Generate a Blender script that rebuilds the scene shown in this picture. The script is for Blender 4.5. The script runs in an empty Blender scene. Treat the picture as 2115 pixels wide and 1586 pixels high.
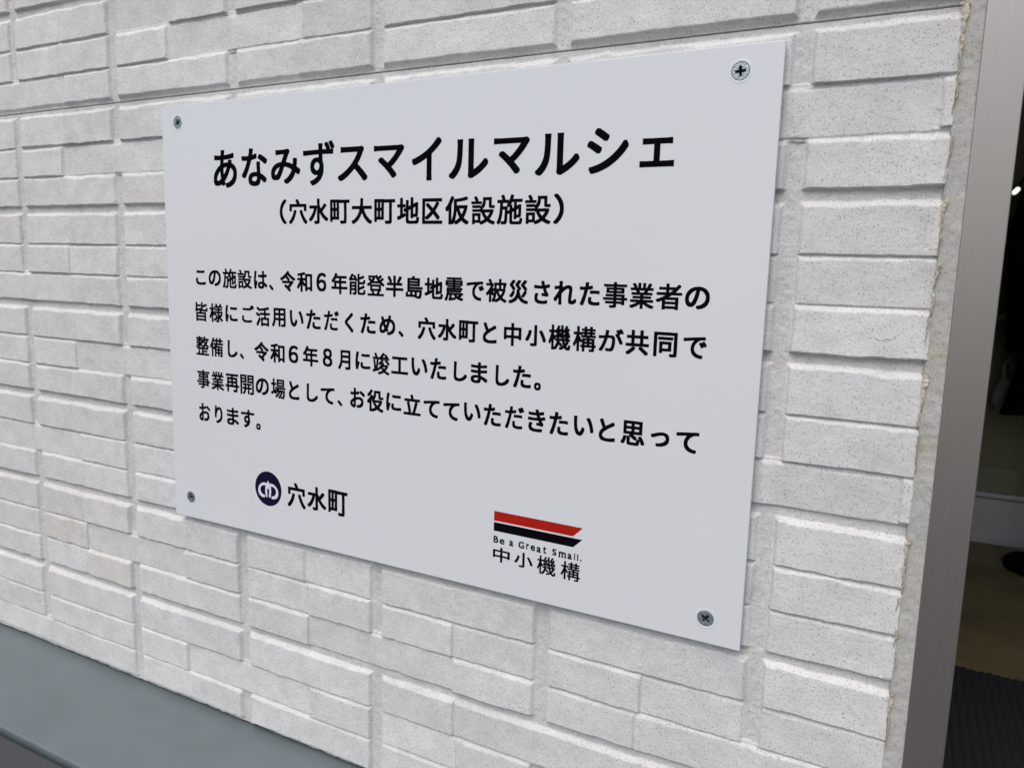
import bpy, bmesh, math, random
import numpy as np
from mathutils import Matrix, Vector

random.seed(7)
SC = bpy.context.scene
COL = SC.collection
R = math.radians

# ------------------------------------------------------------------ camera
cam_d = bpy.data.cameras.new('camera')
cam = bpy.data.objects.new('camera', cam_d)
COL.objects.link(cam)
_rx = Vector((0.8868472, 0.46119698, 0.02827357))
_dn = Vector((0.09173332, -0.11576394, -0.9890317))
_fw = Vector((-0.45286537, 0.87971362, -0.14497205))
cam.matrix_world = Matrix(((_rx.x, -_dn.x, -_fw.x, 0.27119),
                           (_rx.y, -_dn.y, -_fw.y, -0.38206),
                           (_rx.z, -_dn.z, -_fw.z, 0.04033),
                           (0, 0, 0, 1)))
cam_d.sensor_width = 36.0
cam_d.sensor_fit = 'HORIZONTAL'
cam_d.lens = 36.0 * 1576.0 / 2115.0
cam_d.clip_start = 0.01
cam_d.clip_end = 1000.0
cam_d.dof.use_dof = True
cam_d.dof.focus_distance = 0.44
cam_d.dof.aperture_fstop = 25.0
SC.camera = cam

# ------------------------------------------------------------------ world, sun, exposure
SUN_EL, SUN_AZ = 53.0, 186.0          # azimuth of the sun: clockwise from +Y
world = bpy.data.worlds.new('World')
SC.world = world
world.use_nodes = True
nt = world.node_tree
nt.nodes.clear()
wo = nt.nodes.new('ShaderNodeOutputWorld')
bg = nt.nodes.new('ShaderNodeBackground')
sky = nt.nodes.new('ShaderNodeTexSky')
sky.sky_type = 'NISHITA'
sky.sun_disc = False
sky.sun_elevation = R(SUN_EL)
sky.sun_rotation = R(SUN_AZ)
sky.air_density = 1.0
sky.dust_density = 2.6
sky.ozone_density = 1.0
bg.inputs['Strength'].default_value = 0.11
nt.links.new(sky.outputs[0], bg.inputs['Color'])
nt.links.new(bg.outputs[0], wo.inputs['Surface'])

sun_d = bpy.data.lights.new('sun', 'SUN')
sun_d.energy = 1.1
sun_d.angle = R(45)
sun_d.color = (1.0, 0.965, 0.92)
sun = bpy.data.objects.new('sun', sun_d)
COL.objects.link(sun)
_to = Vector((math.sin(R(SUN_AZ)) * math.cos(R(SUN_EL)), math.cos(R(SUN_AZ)) * math.cos(R(SUN_EL)), math.sin(R(SUN_EL))))
sun.rotation_euler = _to.to_track_quat('Z', 'Y').to_euler()
sun.location = (-1, -3, 4)

SC.view_settings.view_transform = 'Standard'
SC.view_settings.look = 'None'
SC.view_settings.exposure = 0.41
SC.view_settings.gamma = 1.0
SC.view_settings.use_curve_mapping = False

# ------------------------------------------------------------------ helpers
def tag(o, label=None, cat=None, group=None, kind=None):
    if label: o['label'] = label
    if cat: o['category'] = cat
    if group: o['group'] = group
    if kind: o['kind'] = kind
    return o

def empty(name, loc=(0, 0, 0)):
    o = bpy.data.objects.new(name, None)
    o.empty_display_size = 0.05
    o.location = loc
    COL.objects.link(o)
    return o

def link(name, me, mat=None, parent=None, smooth=False):
    o = bpy.data.objects.new(name, me)
    COL.objects.link(o)
    if mat: me.materials.append(mat)
    if parent is not None:
        o.parent = parent
        p = parent
        off = Vector((0, 0, 0))
        while p is not None:
            off += p.location
            p = p.parent
        o.location = -off          # geometry is written in world metres
    if smooth:
        me.polygons.foreach_set('use_smooth', np.ones(len(me.polygons), dtype=bool))
    return o

def add_box(bm, a, b, bev=0.0):
    x0, y0, z0 = a; x1, y1, z1 = b
    t = bmesh.new()
    bmesh.ops.create_cube(t, size=1.0)
    for v in t.verts:
        v.co = Vector((x0 + (v.co.x + .5) * (x1 - x0), y0 + (v.co.y + .5) * (y1 - y0), z0 + (v.co.z + .5) * (z1 - z0)))
    if bev > 0:
        bmesh.ops.bevel(t, geom=list(t.edges), offset=bev, segments=3, affect='EDGES', profile=0.6)
    me = bpy.data.meshes.new('t'); t.to_mesh(me); t.free()
    bm.from_mesh(me); bpy.data.meshes.remove(me)

def box(name, a, b, mat, parent=None, bev=0.0):
    bm = bmesh.new(); add_box(bm, a, b, bev)
    me = bpy.data.meshes.new(name); bm.to_mesh(me); bm.free()
    return link(name, me, mat, parent)

def tube_into(bm, pts, rad, n=10):
    pts = [Vector(p) for p in pts]
    if not hasattr(rad, '__len__'): rad = [rad] * len(pts)
    rings = []
    for i, p in enumerate(pts):
        d = (pts[min(i + 1, len(pts) - 1)] - pts[max(i - 1, 0)]).normalized()
        u = d.orthogonal().normalized() if i == 0 else (u - d * u.dot(d)).normalized()
        w = d.cross(u)
        rings.append([bm.verts.new(p + (u * math.cos(2 * math.pi * k / n) + w * math.sin(2 * math.pi * k / n)) * rad[i]) for k in range(n)])
    for a, b in zip(rings, rings[1:]):
        for k in range(n):
            bm.faces.new((a[k], a[(k + 1) % n], b[(k + 1) % n], b[k]))
    bm.faces.new(rings[0][::-1]); bm.faces.new(rings[-1])

def tube(name, pts, rad, mat, parent=None, n=10):
    bm = bmesh.new(); tube_into(bm, pts, rad, n)
    bmesh.ops.recalc_face_normals(bm, faces=bm.faces)
    me = bpy.data.meshes.new(name); bm.to_mesh(me); bm.free()
    return link(name, me, mat, parent, True)

def curve_mesh(loops, extrude, bevel=0.0, res=1):
    """2-D filled outline with holes (x, z in metres) -> mesh in the wall's plane, front facing -Y, centred on y=0"""
    cu = bpy.data.curves.new('c', 'CURVE')
    cu.dimensions = '2D'; cu.fill_mode = 'BOTH'
    cu.extrude = extrude; cu.bevel_depth = bevel; cu.bevel_resolution = res; cu.offset = -bevel
    for lp in loops:
        s = cu.splines.new('POLY'); s.points.add(len(lp) - 1); s.use_cyclic_u = True
        for p, q in zip(s.points, lp): p.co = (q[0], q[1], 0, 1)
    o = bpy.data.objects.new('c', cu); COL.objects.link(o)
    bpy.context.view_layer.update()
    me = bpy.data.meshes.new_from_object(o.evaluated_get(bpy.context.evaluated_depsgraph_get()))
    bpy.data.objects.remove(o); bpy.data.curves.remove(cu)
    me.transform(Matrix(((1, 0, 0, 0), (0, 0, -1, 0), (0, 1, 0, 0), (0, 0, 0, 1))))
    me.materials.clear()
    return me

# ------------------------------------------------------------------ materials
def mat_new(name):
    m = bpy.data.materials.new(name); m.use_nodes = True
    t = m.node_tree
    return m, t, t.nodes['Principled BSDF']

def node(t, typ, **kw):
    n = t.nodes.new(typ)
    for k, v in kw.items():
        if k in n.inputs.keys(): n.inputs[k].default_value = v
        else: setattr(n, k, v)
    return n

def noise(t, co, scale, detail=3.0, rough=0.5):
    n = node(t, 'ShaderNodeTexNoise'); n.inputs['Scale'].default_value = scale
    n.inputs['Detail'].default_value = detail; n.inputs['Roughness'].default_value = rough
    t.links.new(co, n.inputs['Vector']); return n

def ramp(t, fac, stops):
    n = node(t, 'ShaderNodeValToRGB'); e = n.color_ramp.elements
    while len(e) < len(stops): e.new(0.5)
    for k, (p, c) in zip(e, stops):
        k.position = p; k.color = (*c, 1) if hasattr(c, '__len__') else (c, c, c, 1)
    t.links.new(fac, n.inputs['Fac']); return n

def mixc(t, a, b, fac, mode='MIX'):
    n = node(t, 'ShaderNodeMix'); n.data_type = 'RGBA'; n.blend_type = mode
    for s, v in ((n.inputs['A'] if False else n.inputs[6], a), (n.inputs[7], b), (n.inputs[0], fac)):
        if hasattr(v, 'is_output'): t.links.new(v, s)
        elif hasattr(v, '__len__'): s.default_value = (*v, 1)
        else: s.default_value = v
    return n.outputs[2]

def plain(name, col, rough=0.6, metal=0.0, var=0.06, scale=30.0, bump=0.0, bscale=200.0, spec=0.5):
    m, t, b = mat_new(name)
    co = node(t, 'ShaderNodeTexCoord').outputs['Object']
    n = noise(t, co, scale, 4)
    lo = tuple(c * (1 - var) for c in col); hi = tuple(min(1, c * (1 + var)) for c in col)
    r = ramp(t, n.outputs['Fac'], [(0.3, lo), (0.7, hi)])
    t.links.new(r.outputs[0], b.inputs['Base Color'])
    b.inputs['Roughness'].default_value = rough; b.inputs['Metallic'].default_value = metal
    b.inputs['Specular IOR Level'].default_value = spec
    if bump > 0:
        n2 = noise(t, co, bscale, 3)
        bp = node(t, 'ShaderNodeBump'); bp.inputs['Strength'].default_value = bump; bp.inputs['Distance'].default_value = 0.001
        t.links.new(n2.outputs['Fac'], bp.inputs['Height']); t.links.new(bp.outputs[0], b.inputs['Normal'])
    return m

def grit(m, scale, rad, keep, col, strength):
    """sparse dust specks added to a plain() material"""
    t = m.node_tree; b = t.nodes['Principled BSDF']; s = b.inputs['Base Color'].links[0].from_socket
    co = node(t, 'ShaderNodeTexCoord').outputs['Object']
    v = node(t, 'ShaderNodeTexVoronoi'); v.inputs['Scale'].default_value = scale; t.links.new(co, v.inputs['Vector'])
    d = ramp(t, v.outputs['Distance'], [(rad * 0.6, strength), (rad * 1.4, 0.0)]).outputs[0]
    sep = node(t, 'ShaderNodeSeparateColor'); t.links.new(v.outputs['Color'], sep.inputs[0])
    k = node(t, 'ShaderNodeMath'); k.operation = 'LESS_THAN'; k.inputs[1].default_value = keep; t.links.new(sep.outputs[0], k.inputs[0])
    mu = node(t, 'ShaderNodeMath'); mu.operation = 'MULTIPLY'; t.links.new(d, mu.inputs[0]); t.links.new(k.outputs[0], mu.inputs[1])
    t.links.new(mixc(t, s, col, mu.outputs[0]), b.inputs['Base Color'])
    return m

def speckled(name, base, use_tone, speck=0.64, stain=None):
    """painted mineral surface: cloudy tone, sand grain, tiny dark specks"""
    m, t, b = mat_new(name)
    co = node(t, 'ShaderNodeTexCoord').outputs['Object']
    cl = noise(t, co, 75, 6, 0.62)
    c = ramp(t, cl.outputs['Fac'], [(0.30, tuple(v * 0.90 for v in base)), (0.66, tuple(v * 1.045 for v in base))]).outputs[0]
    if use_tone:
        a = node(t, 'ShaderNodeAttribute'); a.attribute_name = 'tone'
        c = mixc(t, c, a.outputs['Color'], 1.0, 'MULTIPLY')
    if stain:
        s = noise(t, co, 42, 4, 0.65)
        f = ramp(t, s.outputs['Fac'], [(0.56, 0.0), (0.74, 0.75)]).outputs[0]
        c = mixc(t, c, stain, f)
    gr = noise(t, co, 1500, 2)
    c = mixc(t, c, ramp(t, gr.outputs['Fac'], [(0.3, 0.90), (0.7, 1.06)]).outputs[0], 1.0, 'MULTIPLY')
    wob = noise(t, co, 2600, 1)
    va = node(t, 'ShaderNodeVectorMath'); va.operation = 'MULTIPLY_ADD'; va.inputs[1].default_value = (0.0007, 0.0007, 0.0007)
    t.links.new(wob.outputs['Color'], va.inputs[0]); t.links.new(co, va.inputs[2])
    # specks of two sizes, each only in some cells
    for sc, rad, keep in ((1150, 0.25, 0.55), (560, 0.17, 0.30)):
        v = node(t, 'ShaderNodeTexVoronoi'); v.inputs['Scale'].default_value = sc
        t.links.new(va.outputs[0], v.inputs['Vector'])
        d = ramp(t, v.outputs['Distance'], [(rad * 0.75, 1.0), (rad * 1.35, 0.0)]).outputs[0]
        sep = node(t, 'ShaderNodeSeparateColor'); t.links.new(v.outputs['Color'], sep.inputs[0])
        k = node(t, 'ShaderNodeMath'); k.operation = 'LESS_THAN'; k.inputs[1].default_value = keep
        t.links.new(sep.outputs[0], k.inputs[0])
        mu = node(t, 'ShaderNodeMath'); mu.operation = 'MULTIPLY'
        t.links.new(d, mu.inputs[0]); t.links.new(k.outputs[0], mu.inputs[1])
        mu2 = node(t, 'ShaderNodeMath'); mu2.operation = 'MULTIPLY'; mu2.inputs[1].default_value = speck
        t.links.new(mu.outputs[0], mu2.inputs[0])
        c = mixc(t, c, (0.09, 0.085, 0.08), mu2.outputs[0])
    t.links.new(c, b.inputs['Base Color'])
    b.inputs['Roughness'].default_value = 0.75
    b.inputs['Specular IOR Level'].default_value = 0.25
    n1 = noise(t, co, 700, 3, 0.6)
    bp = node(t, 'ShaderNodeBump'); bp.inputs['Strength'].default_value = 0.35; bp.inputs['Distance'].default_value = 0.0006
    t.links.new(n1.outputs['Fac'], bp.inputs['Height']); t.links.new(bp.outputs[0], b.inputs['Normal'])
    return m

M = {}
M['siding'] = speckled('siding_paint', (0.700, 0.694, 0.676), True)
M['sealant'] = speckled('sealant', (0.485, 0.475, 0.44), False, 0.55, (0.41, 0.365, 0.26))
M['flake'] = plain('dry_flake', (0.62, 0.545, 0.42), 0.8, var=0.25, scale=400)

# ------------------------------------------------------------------ siding wall (embossed stone panels, relief as a height field)
def vnoise(x, z, scale, seed):
    rng = np.random.default_rng(seed)
    G = rng.random((257, 257)).astype(np.float32) * 2 - 1
    u = x / scale + 91.7; v = z / scale + 57.3
    i = np.floor(u).astype(int); j = np.floor(v).astype(int)
    a = u - i; b = v - j
    a = a * a * (3 - 2 * a); b = b * b * (3 - 2 * b)
    i0 = i % 257; i1 = (i + 1) % 257; j0 = j % 257; j1 = (j + 1) % 257
    return (G[i0, j0] * (1 - a) + G[i1, j0] * a) * (1 - b) + (G[i0, j1] * (1 - a) + G[i1, j1] * a) * b

KP = 1.0118                                     # sign-plane millimetres -> wall-plane millimetres
def kx(x): return 271.2 + (x - 271.2) * KP
def kz(z): return 40.3 + (z - 40.3) * KP
GRV = [kx(v) for v in (-382.5, -261.3, -141.2, -21.5, 98.0, 218.2)]
PITCH = (GRV[5] - GRV[0]) / 5.0
def groove(c): return GRV[c - 1] if 1 <= c <= 6 else (GRV[0] + (c - 1) * PITCH)
BLK = 75.83 * KP
TOP = kz(155.6)                                 # joint between the two boards
BOT = kz(-300.0)
WY = 0.0075                                     # bottom of the grooves, metres behind the sign's face

# relief level of each stone (left half, right half); row = block*3 + row counted down from the joint, negative above it
LEV = {
 -3: {0: 2, 1: (2, 3), 2: (1, 3), 3: (3, 2), 4: 3, 5: 2}, -2: {0: 2, 1: (2, 3), 2: (3, 1), 3: (1, 2), 4: 2.8, 5: 2, 6: 2}, -1: {0: 1, 1: (1, 2.5), 2: 2.7, 3: (2, 3), 4: 2.5, 5: 3, 6: 3},
 0: {0: 2, 1: 3, 2: 3, 5: 2.5, 6: 2.5}, 1: {0: 2, 1: (3, 1), 2: 1, 5: 1.2, 6: 1.2}, 2: {0: 2, 1: 2.5, 2: 2.5, 5: 2.5, 6: 2.6},
 3: {0: 2, 1: 2.5, 2: 2.5, 5: 2.5, 6: 2.5}, 4: {0: 2, 1: (3, 2), 2: 2, 5: 2, 6: 2}, 5: {0: 2, 1: 2, 2: 2.5, 5: 2.8, 6: 3},
 6: {0: 2.5, 1: 3, 2: 3, 5: 2.6, 6: 2.5}, 7: {0: 2, 1: (3, 1), 2: 1, 5: 2.6, 6: 2.5}, 8: {0: 2.5, 1: 2.5, 2: 2.5, 5: 1.2, 6: 1.2},
 9: {0: 2.5, 1: 3, 2: 2.5, 5: 2.5, 6: 3}, 10: {0: 1, 1: (1, 2.5), 2: 1.6, 5: 2.4, 6: 3}, 11: {0: 2.5, 1: 2, 2: 2.5, 5: 2.4, 6: 2},
 12: {0: 2.5, 1: 3, 2: 3, 3: (3, 2), 4: 3, 5: 2.5, 6: 3}, 13: {0: 2, 1: (3, 1), 2: (1, 3), 3: (2, 3), 4: (3, 2), 5: (3, 1.6), 6: 2},
 14: {0: 2.5, 1: (2, 3), 2: 2.5, 3: (3, 1), 4: (1, 2.6), 5: (2.6, 2), 6: 2},
 15: {0: 2.5, 1: 3, 2: 3, 3: 3, 4: (3, 2.3), 5: (2.3, 2.6), 6: 2}, 16: {0: 2, 1: 2.5, 2: (3, 1), 3: (1, 3), 4: (1.5, 2.6), 5: 2},
 17: {0: 1, 1: (1, 2), 2: 2, 3: 2.5, 4: 2, 5: 2.5},
}
# grooves (left edge of column) that a low stone runs straight across
SPAN = {(-1, 1), (-2, 3), (1, 2), (1, 6), (5, 1), (7, 2), (8, 6), (10, 1), (13, 2), (14, 4), (14, 6), (15, 5), (16, 3), (17, 1)}
BEIGE = {(12, 1, 0): 1, (12, 1, 1): 1, (13, 1, 0): 1.6, (14, 1, 1): 1.4, (13, 1, 1): .5, (2, 2, 0): .8, (2, 2, 1): .8, (-1, 3, 0): .7, (-2, 3, 1): .5, (6, 1, 0): .2, (3, 0, 1): .9, (0, 2, 0): .6, (10, 2, 1): .5}

def stone_level(row, c, half):
    v = LEV.get(row, {}).get(c)
    if v is None:
        r = random.Random(row * 131 + c * 17 + 5)
        a = r.choice([1.3, 2, 2, 2.5, 2.5, 3, 3]); b = r.choice([1.3, 2.5, 3]) if r.random() < 0.35 else a
        v = (a, b)
    if not isinstance(v, tuple): v = (v, v)
    return v[half], v[0] == v[1]

def siding_panel(name, x0, x1, z0, z1, parent, fine=(0.7, 0.42), coarse=4.0, seed=1, right_edge=False, bottom_edge=False, top_free=True):
    """one board of siding between x0..x1, z0..z1 (wall millimetres)"""
    def axis(a, b, f0, f1, fine):
        out = [a]
        while out[-1] < b - 0.05:
            out.append(min(b, out[-1] + (fine if f0 <= out[-1] < f1 else coarse)))
        return np.array(out)
    xs = axis(x0, x1, -530, 290, fine[0]); zs = axis(z0, z1, -320, 285, fine[1])
    X, Z = np.meshgrid(xs, zs, indexing='ij')
    H = np.zeros_like(X); H -= 0.15
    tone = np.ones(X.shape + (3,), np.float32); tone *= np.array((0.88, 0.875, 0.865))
    wt = vnoise(X, Z, 16, 3) * 0.55 + vnoise(X, Z, 5, 4) * 0.3
    wb = vnoise(X, Z, 13, 5) * 0.4 + vnoise(X, Z, 4, 6) * 0.25
    wx = vnoise(X, Z, 11, 7) * 0.35
    wide = vnoise(X, Z, 45, 8) * 0.5 + vnoise(X, Z, 14, 9) * 0.28
    row0 = int(math.floor((TOP - z1) / (BLK / 3))) - 2; row1 = int(math.ceil((TOP - z0) / (BLK / 3))) + 2
    c0 = int(math.floor((x0 - GRV[0]) / PITCH)) - 1; c1 = int(math.ceil((x1 - GRV[0]) / PITCH)) + 2
    sm = lambda d: d * d * (3 - 2 * d)
    for row in range(row0, row1):
        blk, r = divmod(row, 3)
        bt = TOP - blk * BLK
        up = row < 0
        o = 0.6 if up else 0.0
        zt = bt - (3.0 + o, 27.6 + o, 50.8 + o)[r] * KP
        zb = bt - (27.6 + o, 50.8 + o, 73.9 + o)[r] * KP
        for c in range(c0, c1):
            ga, gb = groove(c), groove(c + 1)
            rn = random.Random(row * 977 + c * 31 + 11)
            mid = (ga + gb) / 2 + rn.uniform(-3, 3)
            sl = (row, c) in SPAN; sr = (row, c + 1) in SPAN
            for half in (0, 1):
                lev, full = stone_level(row, c, half)
                other, _ = stone_level(row, c, 1 - half)
                L = 0.6 + lev * 0.95 + rn.uniform(-0.15, 0.15) * (0 if full else 1)
                xa = (ga if sl else ga + 3.1) if half == 0 else mid
                xb = (gb if sr else gb - 3.1) if half == 1 else mid
                i0, i1 = np.searchsorted(xs, [xa - 1.2, xb + 1.2]); j0, j1 = np.searchsorted(zs, [zb - 1.5, zt + 1.5])
                if i1 - i0 < 2 or j1 - j0 < 2: continue
                sx = X[i0:i1, j0:j1]; sz = Z[i0:i1, j0:j1]
                s = (i0, i1, j0, j1)
                w_t = wt[i0:i1, j0:j1]; w_b = wb[i0:i1, j0:j1]; w_x = wx[i0:i1, j0:j1]
                dt = zt + w_t * 0.9 - sz; db = sz - (zb + w_b * 0.9)
                dl = sx - (xa + (w_x if (half == 0 and not sl) else 0)); dr = (xb + (w_x if (half == 1 and not sr) else 0)) - sx
                ft = 0.0 if r == 0 else 0.42; fb = 0.0 if r == 2 else 0.40
                Ht = ft + (1 - ft) * sm(np.clip(dt / (2.9 + 1.7 * w_b), 0, 1))
                Hb = fb + (1 - fb) * sm(np.clip(db / (3.0 if row == -1 else 0.8 if r == 2 else 0.5), 0, 1))
                if half == 0 and not sl: Hl = sm(np.clip(dl / 2.8, 0, 1))
                else: Hl = np.ones_like(sx)
                if half == 1 and not sr: Hr = sm(np.clip(dr / 2.8, 0, 1))
                else: Hr = np.ones_like(sx)
                if not full:
                    if half == 0 and lev > other: Hr = 0.3 + 0.7 * sm(np.clip(dr / 1.2, 0, 1))
                    if half == 1 and lev > other: Hl = 0.3 + 0.7 * sm(np.clip(dl / 1.2, 0, 1))
                tilt = rn.uniform(-0.006, 0.006) * (sx - (xa + xb) / 2) + rn.uniform(-0.02, 0.02) * (sz - (zt + zb) / 2)
                P = (L + tilt + 0.95 * wide[i0:i1, j0:j1]) * np.minimum(np.minimum(Ht, Hb), np.minimum(Hl, Hr))
                ok = (dt > (0 if r == 0 else -1.3)) & (db > (0 if r == 2 else -1.3)) & (dl >= 0) & (dr > -0.001)
                sub = H[i0:i1, j0:j1]
                take = ok & (P > sub)
                sub[take] = P[take]
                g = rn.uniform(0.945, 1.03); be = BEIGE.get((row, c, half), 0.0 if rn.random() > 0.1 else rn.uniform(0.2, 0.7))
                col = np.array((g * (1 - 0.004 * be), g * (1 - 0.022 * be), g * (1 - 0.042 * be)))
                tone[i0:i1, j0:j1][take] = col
    H += np.clip(1 - H / 1.2, 0, 1) * (0.15 * vnoise(X, Z, 3.1, 15) + 0.12 * vnoise(X, Z, 1.5, 16) + 0.15)
    H += 0.09 * vnoise(X, Z, 6, 12) + 0.05 * vnoise(X, Z, 2.3, 13) + 0.03 * vnoise(X, Z, 1.2, 14)
    if right_edge:                                   # short end pieces left by the saw cut
        for row, add in ((1, 1.5), (3, 0.15), (8, 1.3), (11, 0.3), (-2, 0.2)):
            zt = TOP - (row // 3) * BLK - (3.0, 27.6, 50.8)[row % 3] * KP; zb = zt - 22.5
            q = (Z < zt - 0.8 + 0.5 * wt) & (Z > zb + 0.8 + 0.5 * wb)
            xe = 275.2 + 0.5 * wt
            H = np.where(q & (X > xe), H + add * np.clip((X - xe) / 1.0, 0, 1), H)
            H = np.where(q & (np.abs(X - xe) < 0.8), H - 0.5, H)
    XX = X.copy(); ZZ = Z.copy()
    if right_edge:                                   # rough saw-cut edge against the sealant
        j = 0.5 * vnoise(np.zeros_like(zs), zs, 14, 21) + 0.25 * vnoise(np.zeros_like(zs), zs, 2.4, 22) + 0.2 * vnoise(np.zeros_like(zs), zs, 1.1, 24)
        XX[-1, :] += j; XX[-2, :] += j * 0.6
    if bottom_edge:
        j = 0.45 * vnoise(xs, np.zeros_like(xs), 7, 23) + 0.4 * vnoise(xs, np.zeros_like(xs), 2.2, 25)
        ZZ[:, 0] += j; ZZ[:, 1] += j * 0.5
    Y = WY * 1000 - H
    # side returns so the board has a real thickness
    nx, nz = X.shape
    co = np.stack([XX, Y, ZZ], -1) / 1000.0
    bx = np.empty((nx + 2, nz + 2, 3)); bx[1:-1, 1:-1] = co
    bx[0, 1:-1] = co[0]; bx[-1, 1:-1] = co[-1]; bx[1:-1, 0] = co[:, 0]; bx[1:-1, -1] = co[:, -1]
    bx[0, 0] = co[0, 0]; bx[0, -1] = co[0, -1]; bx[-1, 0] = co[-1, 0]; bx[-1, -1] = co[-1, -1]
    bx[0, :, 1] = bx[-1, :, 1] = 0.022; bx[:, 0, 1] = bx[:, -1, 1] = 0.022
    tn = np.ones((nx + 2, nz + 2, 4), np.float32); tn[1:-1, 1:-1, :3] = tone
    idx = np.arange((nx + 2) * (nz + 2)).reshape(nx + 2, nz + 2)
    q = np.stack([idx[:-1, :-1], idx[1:, :-1], idx[1:, 1:], idx[:-1, 1:]], -1).reshape(-1, 4)
    me = bpy.data.meshes.new(name)
    nv = bx.shape[0] * bx.shape[1]
    me.vertices.add(nv); me.vertices.foreach_set('co', bx.reshape(-1).astype(np.float32))
    me.loops.add(q.size); me.loops.foreach_set('vertex_index', q.reshape(-1).astype(np.int32))
    me.polygons.add(len(q)); me.polygons.foreach_set('loop_start', np.arange(0, q.size, 4, dtype=np.int32))
    me.update(calc_edges=True)
    at = me.color_attributes.new('tone', 'FLOAT_COLOR', 'POINT')
    at.data.foreach_set('color', tn.reshape(-1))
    o = link(name, me, M['siding'], parent, True)
    gy = bx[:, :, 1] * 1000                            # steep undersides keep hard facets
    steep = ((gy[:-1, :-1] - gy[:-1, 1:]) > 0.55).reshape(-1)
    me.polygons.foreach_set('use_smooth', ~steep)
    return o

WX0 = -2000.0
wall = empty('siding_wall', (-0.6, 0.0, -0.305))
tag(wall, 'white embossed brick-pattern siding wall with fine dark specks around the notice', 'wall')
EDGE = 280.2
siding_panel('siding_panel', WX0, EDGE, BOT, TOP - 0.5, wall, right_edge=True, bottom_edge=True)
siding_panel('siding_panel', WX0, EDGE, TOP + 0.35, TOP + 455 * KP, wall, right_edge=True)
siding_panel('siding_panel', WX0, EDGE, TOP + 455 * KP + 1, TOP + 910 * KP, wall)
siding_panel('siding_panel', WX0, EDGE, TOP + 910 * KP + 1, 1500, wall)
box('backing_board', (WX0 / 1000, 0.0215, BOT / 1000 + 0.01), (0.300, 0.12, 1.50), plain('backing', (0.05, 0.05, 0.05), 0.9), wall)

# sealant strip between the cut edge and the door frame
def sealant_strip():
    xs = np.linspace(279.0, 288.6, 24); zs = np.arange(-310, 330, 0.7)
    X, Z = np.meshgrid(xs, zs, indexing='ij')
    u = (X - 280) / 8.6
    Y = 4.75 + 3.0 * np.clip((280.0 - X) / 1.0, 0, 1) + 0.4 * np.clip(4 * u * (1 - u), 0, 1) - 0.5 * np.clip(u, 0, 1) + 0.28 * vnoise(X, Z, 7, 31) + 0.16 * vnoise(X, Z, 2.6, 32) + 0.08 * vnoise(X, Z, 1.2, 33)
    Y[X > 288] -= 0.2
    me = bpy.data.meshes.new('sealant_joint')
    nx, nz = X.shape
    idx = np.arange(nx * nz).reshape(nx, nz)
    q = np.stack([idx[:-1, :-1], idx[1:, :-1], idx[1:, 1:], idx[:-1, 1:]], -1).reshape(-1, 4)
    me.from_pydata((np.stack([X, Y, Z], -1).reshape(-1, 3) / 1000).tolist(), [], q.tolist())
    return link('sealant_joint', me, M['sealant'], wall, True)
sealant_strip()
box('sealant_joint', (0.2765, 0.009, 0.33), (0.2886, 0.02, 1.5), M['sealant'], wall)

# dried slivers of sealant skin curling along the cut edge: (z top, z bottom, widest mm)
def flake(zt, zb, wid, seed, dx=0.0):
    rr = random.Random(seed); n = max(8, int((zt - zb) / 0.9))
    bm = bmesh.new(); prev = None; x = 280.4 + dx
    for k in range(n + 1):
        f = k / n; z = zt + (zb - zt) * f
        x += rr.uniform(-0.28, 0.28) - (x - (280.4 + dx - 0.6 * f)) * 0.2
        w = wid * (0.25 + 0.75 * (1 - f) ** 1.3) * rr.uniform(0.55, 1.1)
        lift = 0.5 + 0.6 * (1 - f) + rr.uniform(-0.15, 0.3)
        y = 3.7 - lift
        ring = [bm.verts.new(Vector((x - w * 0.5, y + 1.1, z)) / 1000), bm.verts.new(Vector((x - w * 0.1, y - 0.1, z + rr.uniform(-.2, .2))) / 1000),
                bm.verts.new(Vector((x + w * 0.5, y + 0.5, z)) / 1000), bm.verts.new(Vector((x + w * 0.4, y + 2.4, z)) / 1000)]
        if prev:
            for a in range(3): bm.faces.new((prev[a], prev[a + 1], ring[a + 1], ring[a]))
        prev = ring
    me = bpy.data.meshes.new('dried_flake'); bm.to_mesh(me); bm.free()
    link('dried_flake', me, M['flake'], wall)
for k, a in enumerate(((156, 143, 3.0), (143, 127, 1.3), (126.5, 112, 0.9), (103, 84, 0.6), (77, 62, 1.6), (62, 51, 0.5), (49.5, 38, 1.4), (36, 26, 1.5, -0.6), (26, 14, 0.7, -1.2),
                       (1.5, -16, 2.2, -0.4), (-17, -24, 0.8, -0.8), (-26, -44, 0.4), (-75, -87, 1.8), (-87, -101, 1.0), (-103, -110, 0.9, -0.9), (-119, -127, 1.1, -0.7), (-130, -143, 0.4), (-150, -163, 2.0), (-163, -178, 0.6))):
    flake(kz(a[0]), kz(a[1]), a[2] * 1.45, 50 + k, a[3] if len(a) > 3 else 0.0)

# a scuff with a little dried sealant on one stone near the edge
bm = bmesh.new()
pts = [(258.0, 16.2), (259.5, 14.6), (261.5, 14.2), (263.6, 15.3), (265.5, 15.0), (267.0, 17.0)]
tube_into(bm, [Vector((kx(a), 4.55 - 0.1 * (k % 2), kz(b))) / 1000 for k, (a, b) in enumerate(pts)], [0.0002, 0.00034, 0.0003, 0.00022, 0.00016, 0.0001], 6)
me = bpy.data.meshes.new('scuff_mark'); bm.to_mesh(me); bm.free()
link('scuff_mark', me, plain('scuff', (0.30, 0.25, 0.19), 0.9), wall)

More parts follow.
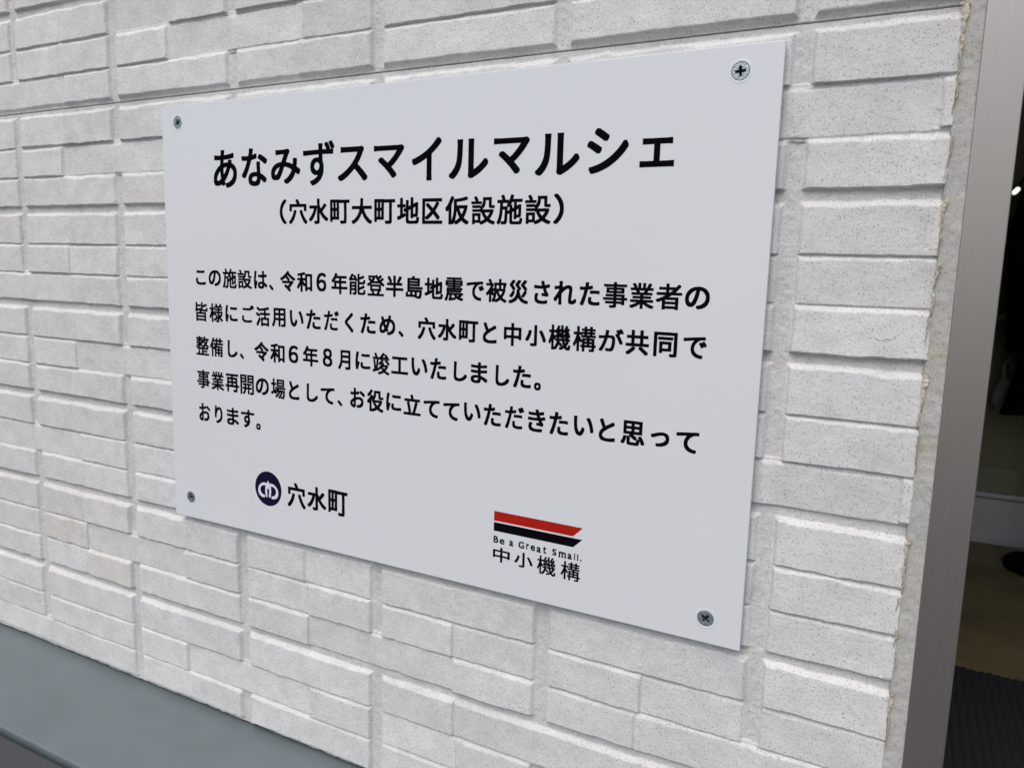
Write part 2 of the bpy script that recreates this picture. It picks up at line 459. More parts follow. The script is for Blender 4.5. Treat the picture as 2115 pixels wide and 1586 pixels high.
# ------------------------------------------------------------------ notice sign: A3 board, four countersunk screws, lettering, two marks
M['board'] = plain('white_board', (0.712, 0.732, 0.745), 0.28, var=0.010, scale=9, bump=0.05, bscale=60, spec=0.4)
grit(M['board'], 75, 0.022, 0.5, (0.30, 0.30, 0.29), 0.5)
grit(M['board'], 33, 0.02, 0.5, (0.40, 0.38, 0.34), 0.35)
M['ink'] = plain('black_ink', (0.004, 0.004, 0.006), 0.7, var=0.2, spec=0.0)
M['navy'] = plain('navy_ink', (0.006, 0.005, 0.028), 0.6, var=0.1, spec=0.08)
M['red'] = plain('red_ink', (0.42, 0.014, 0.007), 0.6, var=0.08, scale=60, spec=0.08)
M['motif'] = plain('white_print', (0.74, 0.745, 0.82), 0.45, var=0.02)
M['patch'] = plain('print_patch', (0.725, 0.743, 0.752), 0.28, var=0.012, scale=9, spec=0.4)
M['zinc'] = plain('zinc_plate', (0.34, 0.40, 0.43), 0.42, 0.85, var=0.22, scale=900, bump=0.5, bscale=1400)
M['recess_shade'] = plain('recess_shade', (0.05, 0.055, 0.06), 0.4, 0.7, var=0.4, scale=900)  # screw metal darkened: shade deep in the cross recess is in the colour

SW, SH, ST = 0.420, 0.297, 0.003
SCREWS = ((-0.1938, 0.1367, 24), (0.1906, 0.1366, 5), (-0.1928, -0.1329, 10), (0.1917, -0.1352, -36))
sign = empty('notice_sign', (0.0, 0.0, -SH / 2))
tag(sign, 'rectangular white notice board with black Japanese lettering screwed onto the brick-pattern siding', 'sign')
def ring(cx, cz, r, n=40): return [(cx + r * math.cos(2 * math.pi * k / n), cz + r * math.sin(2 * math.pi * k / n)) for k in range(n)]
rc = 0.0006
outline = []
for sx, sz, a0 in ((1, 1, 0), (-1, 1, 90), (-1, -1, 180), (1, -1, 270)):
    for k in range(4):
        a = R(a0 + 30 * k)
        outline.append((sx * (SW / 2 - rc) + rc * math.cos(a), sz * (SH / 2 - rc) + rc * math.sin(a)))
HR = 0.00425
me = curve_mesh([outline] + [ring(x, z, HR) for x, z, a in SCREWS], ST / 2 - 0.0003, 0.0003, 2)
me.transform(Matrix.Translation((0, ST / 2, 0)))
link('board', me, M['board'], sign)

def make_screw(x, z, ang):
    a = R(ang); ca, sa = math.cos(a), math.sin(a)
    w, l = 0.00056, 0.00245
    cross = [(w, l), (w * 1.25, w * 1.25), (l, w), (l, -w), (w * 1.25, -w * 1.25), (w, -l), (-w, -l), (-w * 1.25, -w * 1.25), (-l, -w), (-l, w), (-w * 1.25, w * 1.25), (-w, l)]
    cr = [(x + u * ca - v * sa, z + u * sa + v * ca) for u, v in cross]
    me = curve_mesh([ring(x, z, 0.0041), cr], 0.0008, 0.00022, 2)
    me.transform(Matrix.Translation((0, 0.00085, 0)))
    s = link('screw', me, M['zinc'], sign)
    bm = bmesh.new()                              # bottom of the cross recess, a shallow pit with sloping flanks
    vs = [bm.verts.new((px, 0.0013, pz)) for px, pz in cr]
    c = bm.verts.new((x, 0.0024, z))
    for k in range(12): bm.faces.new((vs[k], vs[(k + 1) % 12], c))
    me = bpy.data.meshes.new('cross_recess'); bm.to_mesh(me); bm.free()
    link('cross_recess', me, M['recess_shade'], s)
    # lip of board material pushed up round the head
    bm = bmesh.new(); n = 44
    prof = ((0.00425, 0.0001), (0.0043, -0.00012), (0.0047, -0.00016), (0.0054, -0.00006), (0.0062, 0.00004))
    rg = [[bm.verts.new((x + r * math.cos(2 * math.pi * k / n), y, z + r * math.sin(2 * math.pi * k / n))) for k in range(n)] for r, y in prof]
    for A, B in zip(rg, rg[1:]):
        for k in range(n): bm.faces.new((A[k], A[(k + 1) % n], B[(k + 1) % n], B[k]))
    me = bpy.data.meshes.new('raised_lip'); bm.to_mesh(me); bm.free()
    link('raised_lip', me, M['board'], sign, True)
for sxz in SCREWS: make_screw(*sxz)

# every glyph: left, right, bottom, top in millimetres on the board
TEXT = [
    ('title', "あ -159.8 -137.7 91.3 116.3;な -133.3 -110.1 91.8 116.2;み -107.0 -81.8 92.5 114.5;ず -79.4 -53.8 90.9 117.9;ス -51.4 -28.2 92.8 113.5;マ -23.5 -1.2 93.8 112.9;イ 4.2 24.8 91.6 115.8;ル 29.8 55.8 91.9 113.7;マ 59.0 81.2 93.5 113.0;ル 84.6 110.6 92.0 113.8;シ 114.6 137.3 92.0 115.0;ェ 143.4 161.2 94.3 108.5"),
    ('subtitle', "（ -99.9 -93.9 67.0 82.8;穴 -92.0 -76.3 67.0 82.8;水 -75.1 -59.1 67.0 82.8;町 -57.6 -42.1 67.1 82.0;大 -40.6 -24.7 66.9 82.5;町 -23.1 -7.6 66.9 81.7;地 -6.2 9.8 66.9 82.3;区 11.9 26.0 66.8 81.5;仮 27.9 43.8 66.4 82.4;設 45.3 60.9 66.3 82.1;施 61.9 78.0 66.3 82.6;設 79.4 95.2 66.4 82.2;） 96.6 102.7 66.5 82.5"),
    ('body1', "こ -180.3 -170.5 25.1 35.3;の -167.5 -155.5 24.7 35.8;施 -153.8 -140.4 23.7 37.1;設 -139.4 -126.1 23.8 36.7;は -124.2 -112.0 24.3 36.3;、 -110.5 -106.5 23.7 27.4;令 -100.5 -87.2 23.4 36.9;和 -85.9 -72.8 23.6 36.5;６ -69.3 -61.1 24.5 36.4;年 -56.9 -43.9 23.3 36.6;能 -42.8 -29.7 23.4 36.6;登 -28.6 -15.2 23.3 36.3;半 -14.2 -1.1 23.3 36.2;島 0.6 12.9 22.9 36.3;地 14.2 27.2 23.1 35.8;震 28.3 41.2 22.5 36.3;で 43.2 54.9 23.4 34.5;被 56.1 69.6 23.0 36.3;災 70.7 83.1 22.9 36.1;さ 86.5 96.1 23.4 36.1;れ 98.5 111.9 23.5 36.3;た 113.7 125.3 23.7 36.2;事 127.1 140.5 23.2 36.7;業 141.7 154.8 23.4 36.7;者 155.7 169.3 23.6 36.8;の 170.8 183.2 24.5 35.8"),
    ('body2', "皆 -182.2 -169.4 -0.6 12.9;様 -167.8 -154.4 -0.6 12.7;に -152.0 -140.2 0.5 12.0;ご -136.1 -124.7 0.8 12.9;活 -123.0 -110.1 -0.8 12.3;用 -108.4 -96.1 -0.4 12.2;い -92.5 -80.5 0.6 11.4;た -78.2 -66.0 -0.3 12.5;だ -63.3 -50.9 -0.2 12.5;く -46.2 -39.2 -0.5 12.1;た -33.8 -21.8 -0.4 12.3;め -19.0 -6.9 -0.3 11.9;、 -4.6 -0.7 -0.8 2.9;穴 9.6 22.6 -1.2 12.2;水 24.0 37.0 -0.9 12.0;町 38.6 51.6 -0.8 11.8;と 54.7 63.9 -0.5 11.5;中 68.4 79.6 -1.0 12.0;小 82.0 94.8 -0.2 11.7;機 96.3 109.6 -1.2 12.6;構 110.9 124.3 -1.0 12.6;が 125.7 139.6 0.1 12.3;共 140.8 153.5 -0.6 12.4;同 155.9 168.3 -0.5 12.2;で 171.3 183.2 -0.2 10.9"),
    ('body3', "整 -182.3 -169.2 -25.0 -11.1;備 -168.1 -155.1 -25.0 -11.4;し -150.6 -141.1 -24.3 -12.3;、 -139.1 -135.0 -24.7 -20.9;令 -125.2 -111.8 -24.9 -11.5;和 -110.5 -97.4 -24.8 -11.7;６ -94.0 -85.5 -23.8 -12.0;年 -81.4 -68.3 -24.9 -11.4;８ -64.5 -56.5 -23.8 -11.9;月 -51.8 -41.7 -24.6 -12.0;に -37.7 -25.9 -23.4 -12.1;竣 -24.1 -11.0 -25.3 -11.5;工 -9.8 2.9 -23.8 -13.1;い 5.2 17.0 -23.5 -12.7;た 18.9 30.4 -24.6 -11.7;し 35.5 44.7 -24.3 -12.6;ま 47.2 58.5 -24.3 -11.9;し 63.7 72.7 -24.4 -12.5;た 75.0 86.5 -24.4 -11.7;。 88.4 92.7 -24.8 -20.3"),
    ('body4', "事 -182.3 -169.2 -48.9 -35.5;業 -167.8 -155.1 -49.1 -35.6;再 -153.7 -140.4 -48.9 -36.0;開 -139.2 -126.3 -49.3 -35.4;の -124.5 -112.3 -48.2 -36.5;場 -110.4 -97.3 -49.2 -35.6;と -94.2 -84.9 -48.5 -36.1;し -78.5 -68.8 -48.4 -36.3;て -66.5 -54.8 -48.4 -37.6;、 -52.5 -48.4 -48.7 -44.9;お -42.0 -30.2 -48.3 -35.5;役 -28.5 -15.6 -49.4 -35.3;に -13.6 -2.0 -47.4 -36.0;立 -0.3 12.4 -48.4 -35.5;て 14.5 26.0 -48.3 -37.5;て 28.6 40.0 -48.3 -37.5;い 43.0 54.5 -47.2 -36.4;た 56.5 68.0 -48.5 -35.5;だ 70.5 82.8 -48.5 -35.4;き 85.3 96.2 -48.5 -35.5;た 98.7 110.2 -48.6 -35.6;い 113.3 125.1 -47.3 -36.4;と 128.2 137.5 -48.6 -36.1;思 140.7 153.9 -48.8 -35.6;っ 157.1 167.1 -47.7 -39.8;て 170.6 182.4 -48.9 -37.8"),
    ('body5', "お -181.3 -169.8 -73.0 -59.9;り -165.3 -157.5 -73.0 -60.3;ま -153.1 -141.4 -72.7 -60.2;す -139.3 -126.6 -72.8 -60.0;。 -124.9 -120.5 -73.1 -68.6"),
    ('town', "穴 -96.8 -80.4 -123.5 -106.0;水 -78.9 -62.4 -122.5 -106.0;町 -60.7 -44.4 -122.7 -105.6"),
    ('agency', "中 65.0 76.3 -129.7 -120.6;小 79.3 91.3 -129.8 -120.7;機 94.1 105.9 -131.1 -120.0;構 109.0 120.8 -131.1 -120.3"),
    ('slogan', "B 65.2 68.4 -118.2 -114.0;e 69.3 72.5 -118.4 -115.2;a 75.7 78.4 -118.4 -115.0;G 81.8 85.5 -118.4 -114.3;r 86.8 88.6 -118.2 -114.9;e 89.6 92.5 -118.4 -115.1;a 93.5 96.2 -118.6 -115.3;t 97.5 99.6 -118.6 -114.5;S 103.4 106.0 -118.4 -114.5;m 107.4 111.9 -118.9 -115.3;a 112.9 115.5 -118.8 -115.5;l 116.9 117.5 -118.6 -114.7;l 118.7 119.4 -118.7 -114.8;. 120.5 121.5 -118.6 -117.7"),
]
DENSE = set('でがだずご震機構整備能登設施業事開場竣様皆被者')
glyphs = {}
for _, line in TEXT:
    for g in line.split(';'):
        ch = g.split(' ')[0]
        if ch not in glyphs:
            cu = bpy.data.curves.new('g', 'FONT'); cu.body = ch; cu.size = 1.0; cu.resolution_u = 5
            o = bpy.data.objects.new('g', cu); COL.objects.link(o); glyphs[ch] = o
bpy.context.view_layer.update()
dg = bpy.context.evaluated_depsgraph_get()
for ch, o in list(glyphs.items()):
    me = bpy.data.meshes.new_from_object(o.evaluated_get(dg))
    n = len(me.vertices); v = np.empty(n * 3, np.float32); me.vertices.foreach_get('co', v)
    glyphs[ch] = (v.reshape(-1, 3)[:, :2].copy(), [tuple(p.vertices) for p in me.polygons])
    cu = o.data; bpy.data.objects.remove(o); bpy.data.curves.remove(cu); bpy.data.meshes.remove(me)

def lettering(name, line, bx, bz, mat, parent, y=-0.00006, label=None):
    V, F = [], []
    for g in line.split(';'):
        ch, l, r, b, t = g.split(' '); l, r, b, t = (float(q) / 1000 for q in (l, r, b, t))
        pv, pf = glyphs[ch]
        k = 0.80 if ch in DENSE else 1.0
        ex, ez = bx * k / 1000, bz * k / 1000
        mn = pv.min(0); mx = pv.max(0)
        q = (pv - mn) / (mx - mn) * np.array((r - l - 2 * ex, t - b - 2 * ez)) + np.array((l + ex, b + ez))
        offs = [(0, 0), (1, 1), (-1, -1), (1, -1), (-1, 1), (1, 0), (-1, 0), (0, 1), (0, -1)] if bx > 0 else [(0, 0)]
        for n, (dx, dz) in enumerate(offs):       # the printed face is a smeared bold
            base = len(V)
            for c in q: V.append((c[0] + dx * ex, y - n * 0.000003, c[1] + dz * ez))
            F += [tuple(i + base for i in f) for f in pf]
    me = bpy.data.meshes.new(name); me.from_pydata(V, [], F)
    o = link(name, me, mat, parent)
    if label: o['label'] = label
    return o

T = dict(TEXT)
lettering('title_lettering', T['title'], 0.66, 0.54, M['ink'], sign)
lettering('subtitle_lettering', T['subtitle'], 0.46, 0.38, M['ink'], sign)
for n in range(1, 6): lettering('message_line', T['body%d' % n], 0.41, 0.35, M['ink'], sign)

def flat(name, pts, mat, parent, y):
    me = curve_mesh([[(a / 1000, b / 1000) for a, b in pts]], 0.0)
    me.transform(Matrix.Translation((0, y, 0)))
    return link(name, me, mat, parent)
flat('print_patch', ((-129.3, -101.0), (-99.9, -101.0), (-99.9, -127.4), (-129.3, -127.4)), M['patch'], sign, -0.00002)
emb = flat('town_emblem', [(a * 1000, b * 1000) for a, b in ring(-0.1146, -0.1141, 0.01235, 64)], M['navy'], sign, -0.00006)
arcL = [(-115.98, -110.25), (-117.59, -110.0), (-119.42, -110.19), (-121.53, -111.26), (-123.22, -113.11), (-124.1, -115.4), (-123.9, -117.6), (-122.7, -119.6), (-120.5, -120.8), (-117.7, -120.9),
        (-117.7, -119.1), (-119.6, -118.8), (-121.0, -117.8), (-121.9, -116.2), (-121.9, -114.6), (-121.1, -113.2), (-119.5, -112.2), (-117.2, -112.1)]
flat('emblem_arc', arcL, M['motif'], emb, -0.00012)
flat('emblem_arc', [(-229.2 - a, b) for a, b in arcL], M['motif'], emb, -0.00012)
leaf = [(-114.6, -108.2), (-113.6, -109.9), (-112.7, -110.8), (-112.0, -112.9), (-111.8, -115.8), (-112.1, -118.6), (-112.9, -120.6), (-114.0, -119.6), (-113.75, -117.6), (-113.65, -115.1), (-113.9, -113.4), (-114.35, -114.7),
        (-114.6, -113.9), (-114.85, -114.7), (-115.3, -113.4), (-115.55, -115.1), (-115.45, -117.6), (-115.2, -119.6), (-116.3, -120.6), (-117.1, -118.6), (-117.4, -115.8), (-117.2, -112.9), (-116.5, -110.8), (-115.6, -109.9)]
flat('emblem_leaf', leaf, M['motif'], emb, -0.00016)
lettering('town_lettering', T['town'], 0.50, 0.42, M['ink'], sign)
logo = empty('agency_mark', (0.093, 0.0, -0.115)); logo.parent = sign; logo.location = logo.location - Vector(sign.location)
flat('red_bar', ((65.2, -98.9), (121.4, -99.3), (115.7, -105.0), (65.2, -104.75)), M['red'], logo, -0.00006)
flat('black_bar', ((65.15, -105.7), (121.4, -106.05), (116.0, -111.3), (65.15, -111.0)), M['ink'], logo, -0.00006)
lettering('slogan_lettering', T['slogan'], 0.19, 0.16, M['ink'], logo)
lettering('agency_lettering', T['agency'], 0.23, 0.19, M['ink'], logo)

# ------------------------------------------------------------------ ledge, foundation, ground
M['ledge'] = plain('painted_sheet', (0.158, 0.186, 0.193), 0.42, var=0.05, scale=25, bump=0.12, bscale=260, spec=0.45)
grit(M['ledge'], 160, 0.05, 0.5, (0.05, 0.05, 0.05), 0.6)
grit(M['ledge'], 90, 0.05, 0.4, (0.26, 0.27, 0.26), 0.4)
M['fascia'] = plain('fascia_paint', (0.105, 0.105, 0.112), 0.5, var=0.05, scale=25, bump=0.12, bscale=260)
M['concrete'] = plain('concrete', (0.16, 0.155, 0.15), 0.85, var=0.15, scale=12, bump=0.4, bscale=150)
M['asphalt'] = plain('asphalt', (0.055, 0.055, 0.058), 0.9, var=0.25, scale=18, bump=0.6, bscale=220)
LZ = BOT / 1000 - 0.0035
FLOOR_Z = 0.04033 - 1.10
GROUND_Z = FLOOR_Z - 0.14
led = empty('base_flashing', (-0.8, -0.04, LZ))
tag(led, 'grey-green sheet metal ledge running along the foot of the siding wall', 'flashing')
bm = bmesh.new()                                  # sheet with a rounded outer fold
prof = [(0.05, LZ + 0.004), (0.012, LZ + 0.0005)]
fy = -0.0845
for k in range(7):
    a = R(90 + 15 * k)
    prof.append((fy + 0.0013 + 0.0013 * math.cos(a), LZ - 0.0013 + 0.0013 * math.sin(a)))
prof += [(fy, LZ - 0.008), (fy + 0.002, LZ - 0.008)]
ra = [bm.verts.new((WX0 / 1000, y, z)) for y, z in prof]; rb = [bm.verts.new((0.300, y, z)) for y, z in prof]
for k in range(len(prof) - 1): bm.faces.new((ra[k], ra[k + 1], rb[k + 1], rb[k]))
me = bpy.data.meshes.new('top_sheet'); bm.to_mesh(me); bm.free()
link('top_sheet', me, M['ledge'], led, True)
box('front_panel', (WX0 / 1000, fy + 0.0015, LZ - 0.16), (0.300, fy + 0.012, LZ - 0.006), M['fascia'], led)
fnd = box('foundation_wall', (WX0 / 1000, -0.066, GROUND_Z - 0.05), (0.300, 0.11, LZ - 0.004), M['concrete'])
tag(fnd, 'plain concrete foundation under the grey-green ledge', 'foundation')

def sheet(name, x0, x1, y0, y1, z, mat, n=1):
    bm = bmesh.new(); bmesh.ops.create_grid(bm, x_segments=n, y_segments=n, size=1)
    for v in bm.verts: v.co = Vector(((x0 + x1) / 2 + v.co.x * (x1 - x0) / 2, (y0 + y1) / 2 + v.co.y * (y1 - y0) / 2, z))
    me = bpy.data.meshes.new(name); bm.to_mesh(me); bm.free()
    return link(name, me, mat)
tag(sheet('ground', -300, 300, -300, 300, GROUND_Z, M['asphalt']), 'dark asphalt ground in front of the building', 'ground', kind='structure')

# ------------------------------------------------------------------ door frame
def brushed(name):
    m, t, b = mat_new(name)
    co = node(t, 'ShaderNodeTexCoord').outputs['Object']
    mp = node(t, 'ShaderNodeMapping'); mp.inputs['Scale'].default_value = (1600, 1600, 5)
    t.links.new(co, mp.inputs['Vector'])
    n = noise(t, mp.outputs[0], 1.0, 3)
    c = ramp(t, n.outputs['Fac'], [(0.3, (0.372, 0.344, 0.318)), (0.7, (0.388, 0.358, 0.331))])
    t.links.new(c.outputs[0], b.inputs['Base Color'])
    rr = ramp(t, n.outputs['Fac'], [(0.3, 0.37), (0.7, 0.40)])
    t.links.new(rr.outputs[0], b.inputs['Roughness'])
    b.inputs['Metallic'].default_value = 0.9
    bp = node(t, 'ShaderNodeBump'); bp.inputs['Strength'].default_value = 0.06; bp.inputs['Distance'].default_value = 0.0003
    t.links.new(n.outputs['Fac'], bp.inputs['Height']); t.links.new(bp.outputs[0], b.inputs['Normal'])
    return m
M['alu'] = brushed('anodised_aluminium')
DX0, DX1, DTOP = 0.2880, 2.10, 1.05
frm = empty('door_frame', (0.2962, 0.03, FLOOR_Z))
tag(frm, 'brushed silver aluminium doorway frame at the end of the siding', 'door frame')
box('jamb', (DX0, 0.0036, FLOOR_Z - 0.02), (DX0 + 0.0167, 0.105, DTOP), M['alu'], frm, 0.0006)
box('jamb', (DX1 - 0.0167, 0.0036, FLOOR_Z - 0.02), (DX1, 0.105, DTOP), M['alu'], frm, 0.0006)
box('head_rail', (DX0 + 0.0167, 0.0036, DTOP - 0.06), (DX1 - 0.0167, 0.105, DTOP), M['alu'], frm, 0.0006)
box('threshold', (DX0 + 0.0167, -0.02, FLOOR_Z - 0.03), (DX1 - 0.0167, 0.11, FLOOR_Z + 0.006), M['alu'], frm, 0.002)
ext = empty('entrance_wall', (2.6, 0, FLOOR_Z))
tag(ext, 'plain pale wall on the far side of the doorway', 'wall')
M['render'] = plain('pale_render', (0.62, 0.61, 0.60), 0.85, var=0.06, scale=40, bump=0.3, bscale=400)
box('wall_panel', (DX1 + 0.001, 0.006, GROUND_Z), (4.0, 0.12, 1.50), M['render'], ext)
box('wall_panel', (0.301, 0.006, DTOP + 0.001), (DX1, 0.12, 1.50), M['render'], ext)
box('entrance_step', (DX0 - 0.1, -1.1, GROUND_Z - 0.02), (4.0, -0.021, FLOOR_Z - 0.03), M['concrete'], None, 0.006)
tag(bpy.data.objects['entrance_step'], 'low concrete step in front of the dark doorway', 'step')

# ------------------------------------------------------------------ dim room behind the doorway
M['floor'] = plain('vinyl_floor', (0.34, 0.27, 0.14), 0.5, var=0.18, scale=6, spec=0.3)
M['wall_in'] = plain('room_paint', (0.27, 0.26, 0.16), 0.8, var=0.05, scale=4)
M['base'] = plain('baseboard_paint', (0.70, 0.70, 0.70), 0.5, var=0.04, scale=8)
M['lamp'], _t, _b = mat_new('lamp_glow')
_b.inputs['Emission Color'].default_value = (1.0, 0.98, 0.90, 1); _b.inputs['Emission Strength'].default_value = 1.0
RX0, RX1, RY1, RZ1 = -1.6, 4.0, 3.40, 1.36
tag(sheet('floor', RX0, RX1, 0.10, RY1, FLOOR_Z, M['floor']), 'dark brown vinyl floor inside the doorway', 'floor', kind='structure')
tag(box('room_wall', (RX0, RY1, FLOOR_Z - 0.02), (RX1, RY1 + 0.08, RZ1), M['wall_in']), 'dark olive back wall seen through the doorway', 'wall', kind='structure')
tag(box('room_wall', (RX0 - 0.08, 0.121, FLOOR_Z - 0.02), (RX0, RY1, RZ1), M['wall_in']), 'side wall of the dark room on the sign side', 'wall', kind='structure')
tag(box('room_wall', (RX1, 0.121, FLOOR_Z - 0.02), (RX1 + 0.08, RY1, RZ1), M['wall_in']), 'side wall of the dark room beyond the doorway', 'wall', kind='structure')
tag(box('ceiling', (RX0, 0.121, RZ1), (RX1, RY1, RZ1 + 0.05), M['wall_in']), 'dark ceiling of the room', 'ceiling', kind='structure')
bb = empty('baseboard', (0.7, 3.38, FLOOR_Z))
tag(bb, 'pale blue-grey moulded baseboard low along the back wall of the dark room', 'baseboard')
box('board', (RX0, 3.385, FLOOR_Z + 0.001), (RX1, 3.3995, FLOOR_Z + 0.196), M['base'], bb)
box('cap_moulding', (RX0, 3.372, FLOOR_Z + 0.205), (RX1, 3.3995, FLOOR_Z + 0.226), M['base'], bb, 0.004)
box('foot_moulding', (RX0, 3.374, FLOOR_Z + 0.001), (RX1, 3.3845, FLOOR_Z + 0.020), M['base'], bb, 0.004)
tag(box('wainscot_panel', (RX0, 3.392, FLOOR_Z + 0.227), (0.745, 3.3995, FLOOR_Z + 0.335), plain('wainscot', (0.31, 0.31, 0.21), 0.7), None, 0.002), 'dim olive panel strip just above the baseboard', 'panel')

# ribbed entrance mat
M['mat'] = plain('mat_pile', (0.040, 0.042, 0.050), 0.95, var=0.35, scale=260, bump=0.8, bscale=700)
bm = bmesh.new(); p = 0.021; x = 0.33; prev = None; y0, y1 = 0.16, 2.07
while x < 1.95:
    for dx, dz in ((0.0, 0.003), (0.004, 0.0055), (0.0105, 0.0062), (0.016, 0.0055), (0.019, 0.003)):
        a = bm.verts.new((x + dx, y0, FLOOR_Z + dz)); b = bm.verts.new((x + dx, y1 + 0.003 * math.sin(90 * (x + dx)), FLOOR_Z + dz)); c = bm.verts.new((x + dx, y1 + 0.004, FLOOR_Z + 0.0008))
        if prev:
            bm.faces.new((prev[0], a, b, prev[1])); bm.faces.new((prev[1], b, c, prev[2]))
        prev = (a, b, c)
    x += p
me = bpy.data.meshes.new('entrance_mat'); bm.to_mesh(me); bm.free()
tag(link('entrance_mat', me, M['mat'], None), 'dark ribbed entrance mat on the floor inside the doorway', 'mat')

# coat stand with a long black coat, at the right of the view
M['black_metal'] = plain('black_metal', (0.010, 0.010, 0.011), 0.4, 0.0, var=0.2)
M['black_cloth'] = plain('black_cloth', (0.004, 0.004, 0.0045), 0.95, var=0.3, scale=60, bump=0.5, bscale=300, spec=0.1)
cs = empty('coat_stand', (0.83, 3.12, FLOOR_Z))
tag(cs, 'black coat stand with a heavy round base near the back wall of the dark room', 'coat stand')
SX, SY = 0.83, 3.12
tube('pole', [(SX, SY, FLOOR_Z + 0.05), (SX, SY, FLOOR_Z + 1.62)], 0.014, M['black_metal'], cs)
bm = bmesh.new(); n = 40                          # heavy round base
prof_ = ((0.135, 0.001), (0.138, 0.022), (0.128, 0.036), (0.07, 0.050), (0.022, 0.060))
rg = [[bm.verts.new((SX + r * math.cos(2 * math.pi * k / n), SY + r * math.sin(2 * math.pi * k / n), FLOOR_Z + z)) for k in range(n)] for r, z in prof_]
for A, B in zip(rg, rg[1:]):
    for k in range(n): bm.faces.new((A[k], A[(k + 1) % n], B[(k + 1) % n], B[k]))
bm.faces.new(rg[-1])
me = bpy.data.meshes.new('base'); bm.to_mesh(me); bm.free()
link('base', me, M['black_cloth'], cs, True)
for k in range(4):
    a = R(190 + 90 * k); u = Vector((math.cos(a), math.sin(a), 0)); o = Vector((SX, SY, FLOOR_Z))
    tube('hook', [o + Vector((0, 0, 1.52)), o + u * 0.05 + Vector((0, 0, 1.54)), o + u * 0.09 + Vector((0, 0, 1.60)), o + u * 0.085 + Vector((0, 0, 1.64))], 0.008, M['black_metal'], cs)

def drape(name, levels, mat, parent, folds, seed):
    """hanging cloth: closed cross-sections (cx, cy, rx, ry, z) with folds"""
    rr = random.Random(seed); n = 56; bm = bmesh.new(); rings = []
    ph = [rr.uniform(0, 6.28) for _ in range(4)]
    for i, (cx, cy, rx, ry, z) in enumerate(levels):
        f = i / (len(levels) - 1); row = []
        for k in range(n):
            t = 2 * math.pi * k / n
            w = 1 + f * 0.10 * math.sin(folds * t + ph[0] + f) + 0.05 * f * math.sin((folds + 4) * t + ph[1])
            row.append(bm.verts.new((cx + rx * w * math.cos(t), cy + ry * w * math.sin(t), z + 0.01 * math.sin(3 * t + ph[2]) * f)))
        rings.append(row)
    for A, B in zip(rings, rings[1:]):
        for k in range(n): bm.faces.new((A[k], A[(k + 1) % n], B[(k + 1) % n], B[k]))
    bm.faces.new(rings[0]); bm.faces.new(rings[-1][::-1])
    bmesh.ops.recalc_face_normals(bm, faces=bm.faces)
    me = bpy.data.meshes.new(name); bm.to_mesh(me); bm.free()
    return link(name, me, mat, parent, True)
coat = empty('coat', (SX, SY, -0.45))
tag(coat, 'long black coat hanging on the coat stand in the dark room', 'coat')
drape('coat_body', [(SX, SY, 0.035, 0.03, 0.53), (SX, SY, 0.10, 0.06, 0.50), (SX, SY, 0.19, 0.09, 0.44), (SX, SY, 0.195, 0.11, 0.30), (SX, SY, 0.175, 0.11, 0.10), (SX, SY, 0.165, 0.12, -0.10), (SX, SY, 0.165, 0.13, -0.25), (SX, SY, 0.185, 0.14, -0.38), (SX, SY, 0.20, 0.145, -0.45)], M['black_cloth'], coat, 7, 3)
for sd in (-1, 1):
    drape('sleeve', [(SX + sd * 0.15, SY, 0.05, 0.05, 0.47), (SX + sd * 0.175, SY - 0.02, 0.06, 0.06, 0.36), (SX + sd * 0.185, SY - 0.03, 0.062, 0.06, 0.20), (SX + sd * 0.178, SY - 0.05, 0.058, 0.055, 0.04), (SX + sd * 0.165, SY - 0.07, 0.06, 0.055, -0.10), (SX + sd * 0.155, SY - 0.08, 0.062, 0.056, -0.20)], M['black_cloth'], coat, 5, 11 + sd)
tube('collar', [(SX - 0.07, SY - 0.03, 0.50), (SX - 0.05, SY + 0.04, 0.545), (SX + 0.05, SY + 0.04, 0.545), (SX + 0.07, SY - 0.03, 0.50)], 0.018, M['black_cloth'], coat)
tb = empty('cloth_bag', (0.625, 3.24, -0.44))
tag(tb, 'small pale grey-green cloth bag half hidden behind the black coat', 'bag')
M['bagc'] = plain('bag_cloth', (0.34, 0.37, 0.33), 0.9, var=0.1, scale=50)
drape('bag_body', [(0.648, 3.25, 0.022, 0.02, -0.33), (0.645, 3.25, 0.04, 0.03, -0.37), (0.64, 3.25, 0.045, 0.035, -0.42), (0.64, 3.25, 0.03, 0.03, -0.445)], M['bagc'], tb, 5, 21)
tube('handle', [(0.635, 3.25, -0.335), (0.63, 3.25, -0.28), (0.645, 3.25, -0.25), (0.66, 3.25, -0.28), (0.66, 3.25, -0.335)], 0.006, M['bagc'], tb)

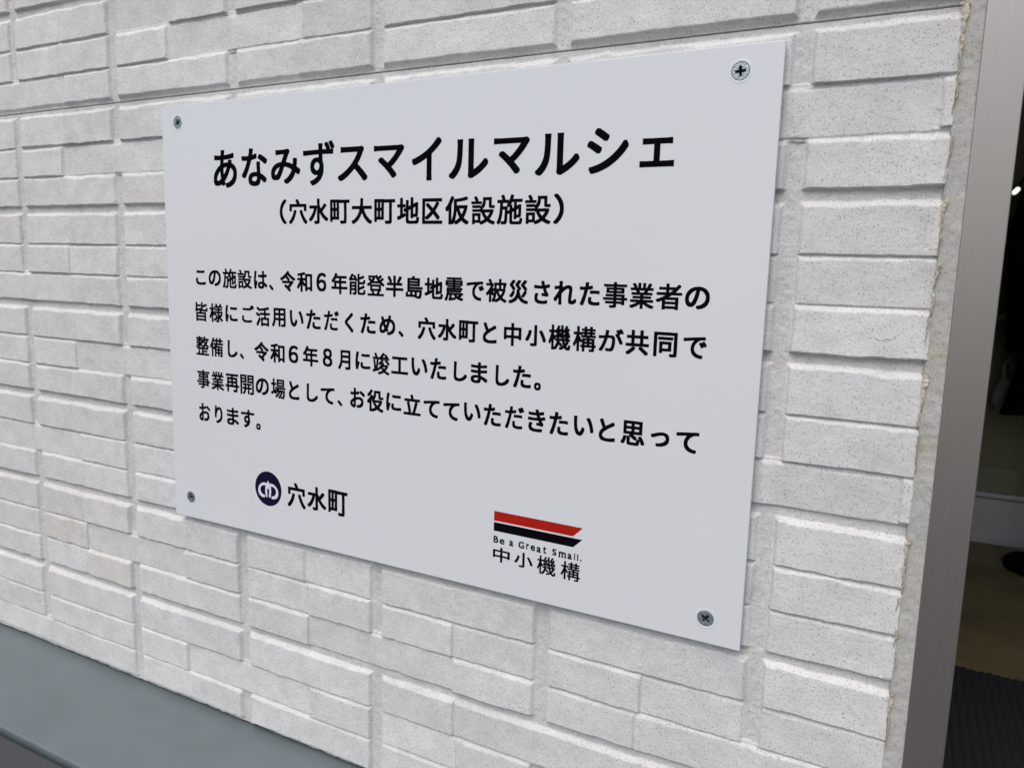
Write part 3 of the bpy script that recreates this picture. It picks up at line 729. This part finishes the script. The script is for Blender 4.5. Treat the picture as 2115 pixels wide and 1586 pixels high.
# small things on the back wall
def wall_lamp(x, y, z, s, label):
    t = empty('wall_lamp', (x, y, z)); tag(t, label, 'lamp')
    tube('lamp_arm', [(x + 0.03, 3.40, z + 0.05), (x + 0.025, y + 0.06, z + 0.05), (x + 0.012 * s, y + 0.01, z + 0.02 * s)], 0.005, M['black_metal'], t)
    d = Vector((-0.62, -0.25, -0.74)).normalized(); c = Vector((x, y, z))
    tube('lamp_tube', [c - d * 0.017 * s, c - d * 0.013 * s, c + d * 0.006 * s, c + d * 0.013 * s], [0.005 * s, 0.0088 * s, 0.0088 * s, 0.006 * s], M['lamp'], t, 16)
wall_lamp(0.594, 3.2, 0.404, 1.0, 'small lit lamp glowing white on the dark back wall')
rb_ = empty('red_cabinet', (0.625, 3.37, 0.17)); tag(rb_, 'dark red-brown wall box with a shiny rail beneath the lit lamp', 'cabinet')
box('cabinet_body', (0.588, 3.30, 0.172), (0.652, 3.3995, 0.300), plain('oxblood', (0.045, 0.015, 0.012), 0.6), rb_, 0.004)
box('cabinet_lid', (0.582, 3.292, 0.300), (0.662, 3.3995, 0.318), M['black_metal'], rb_, 0.003)
tube('rail', [(0.590, 3.293, 0.212), (0.612, 3.288, 0.217), (0.624, 3.288, 0.215), (0.640, 3.293, 0.207)], 0.0035, plain('chrome', (0.75, 0.75, 0.78), 0.2, 1.0), rb_)
nb = empty('notice_card', (0.63, 3.39, -0.03)); tag(nb, 'dim olive card pinned to the back wall below the red-brown box', 'card')
box('card_sheet', (0.600, 3.394, -0.052), (0.652, 3.399, 0.004), plain('olive_card', (0.20, 0.19, 0.12), 0.8), nb)
box('card_strip', (0.612, 3.391, -0.056), (0.642, 3.3935, -0.044), plain('tan_strip', (0.30, 0.24, 0.15), 0.8), nb)
cup = empty('wall_hook', (0.616, 3.3, -0.09)); tag(cup, 'pale curved hook on the back wall below the olive card', 'hook')
tube('hook_arm', [(0.598, 3.31, -0.100), (0.602, 3.30, -0.084), (0.612, 3.298, -0.078), (0.622, 3.298, -0.084), (0.630, 3.30, -0.102)], [0.005, 0.009, 0.011, 0.011, 0.006], plain('pale_enamel', (0.45, 0.48, 0.52), 0.4), cup)
tube('hook_stem', [(0.612, 3.31, -0.078), (0.612, 3.399, -0.070)], 0.005, M['black_metal'], cup)
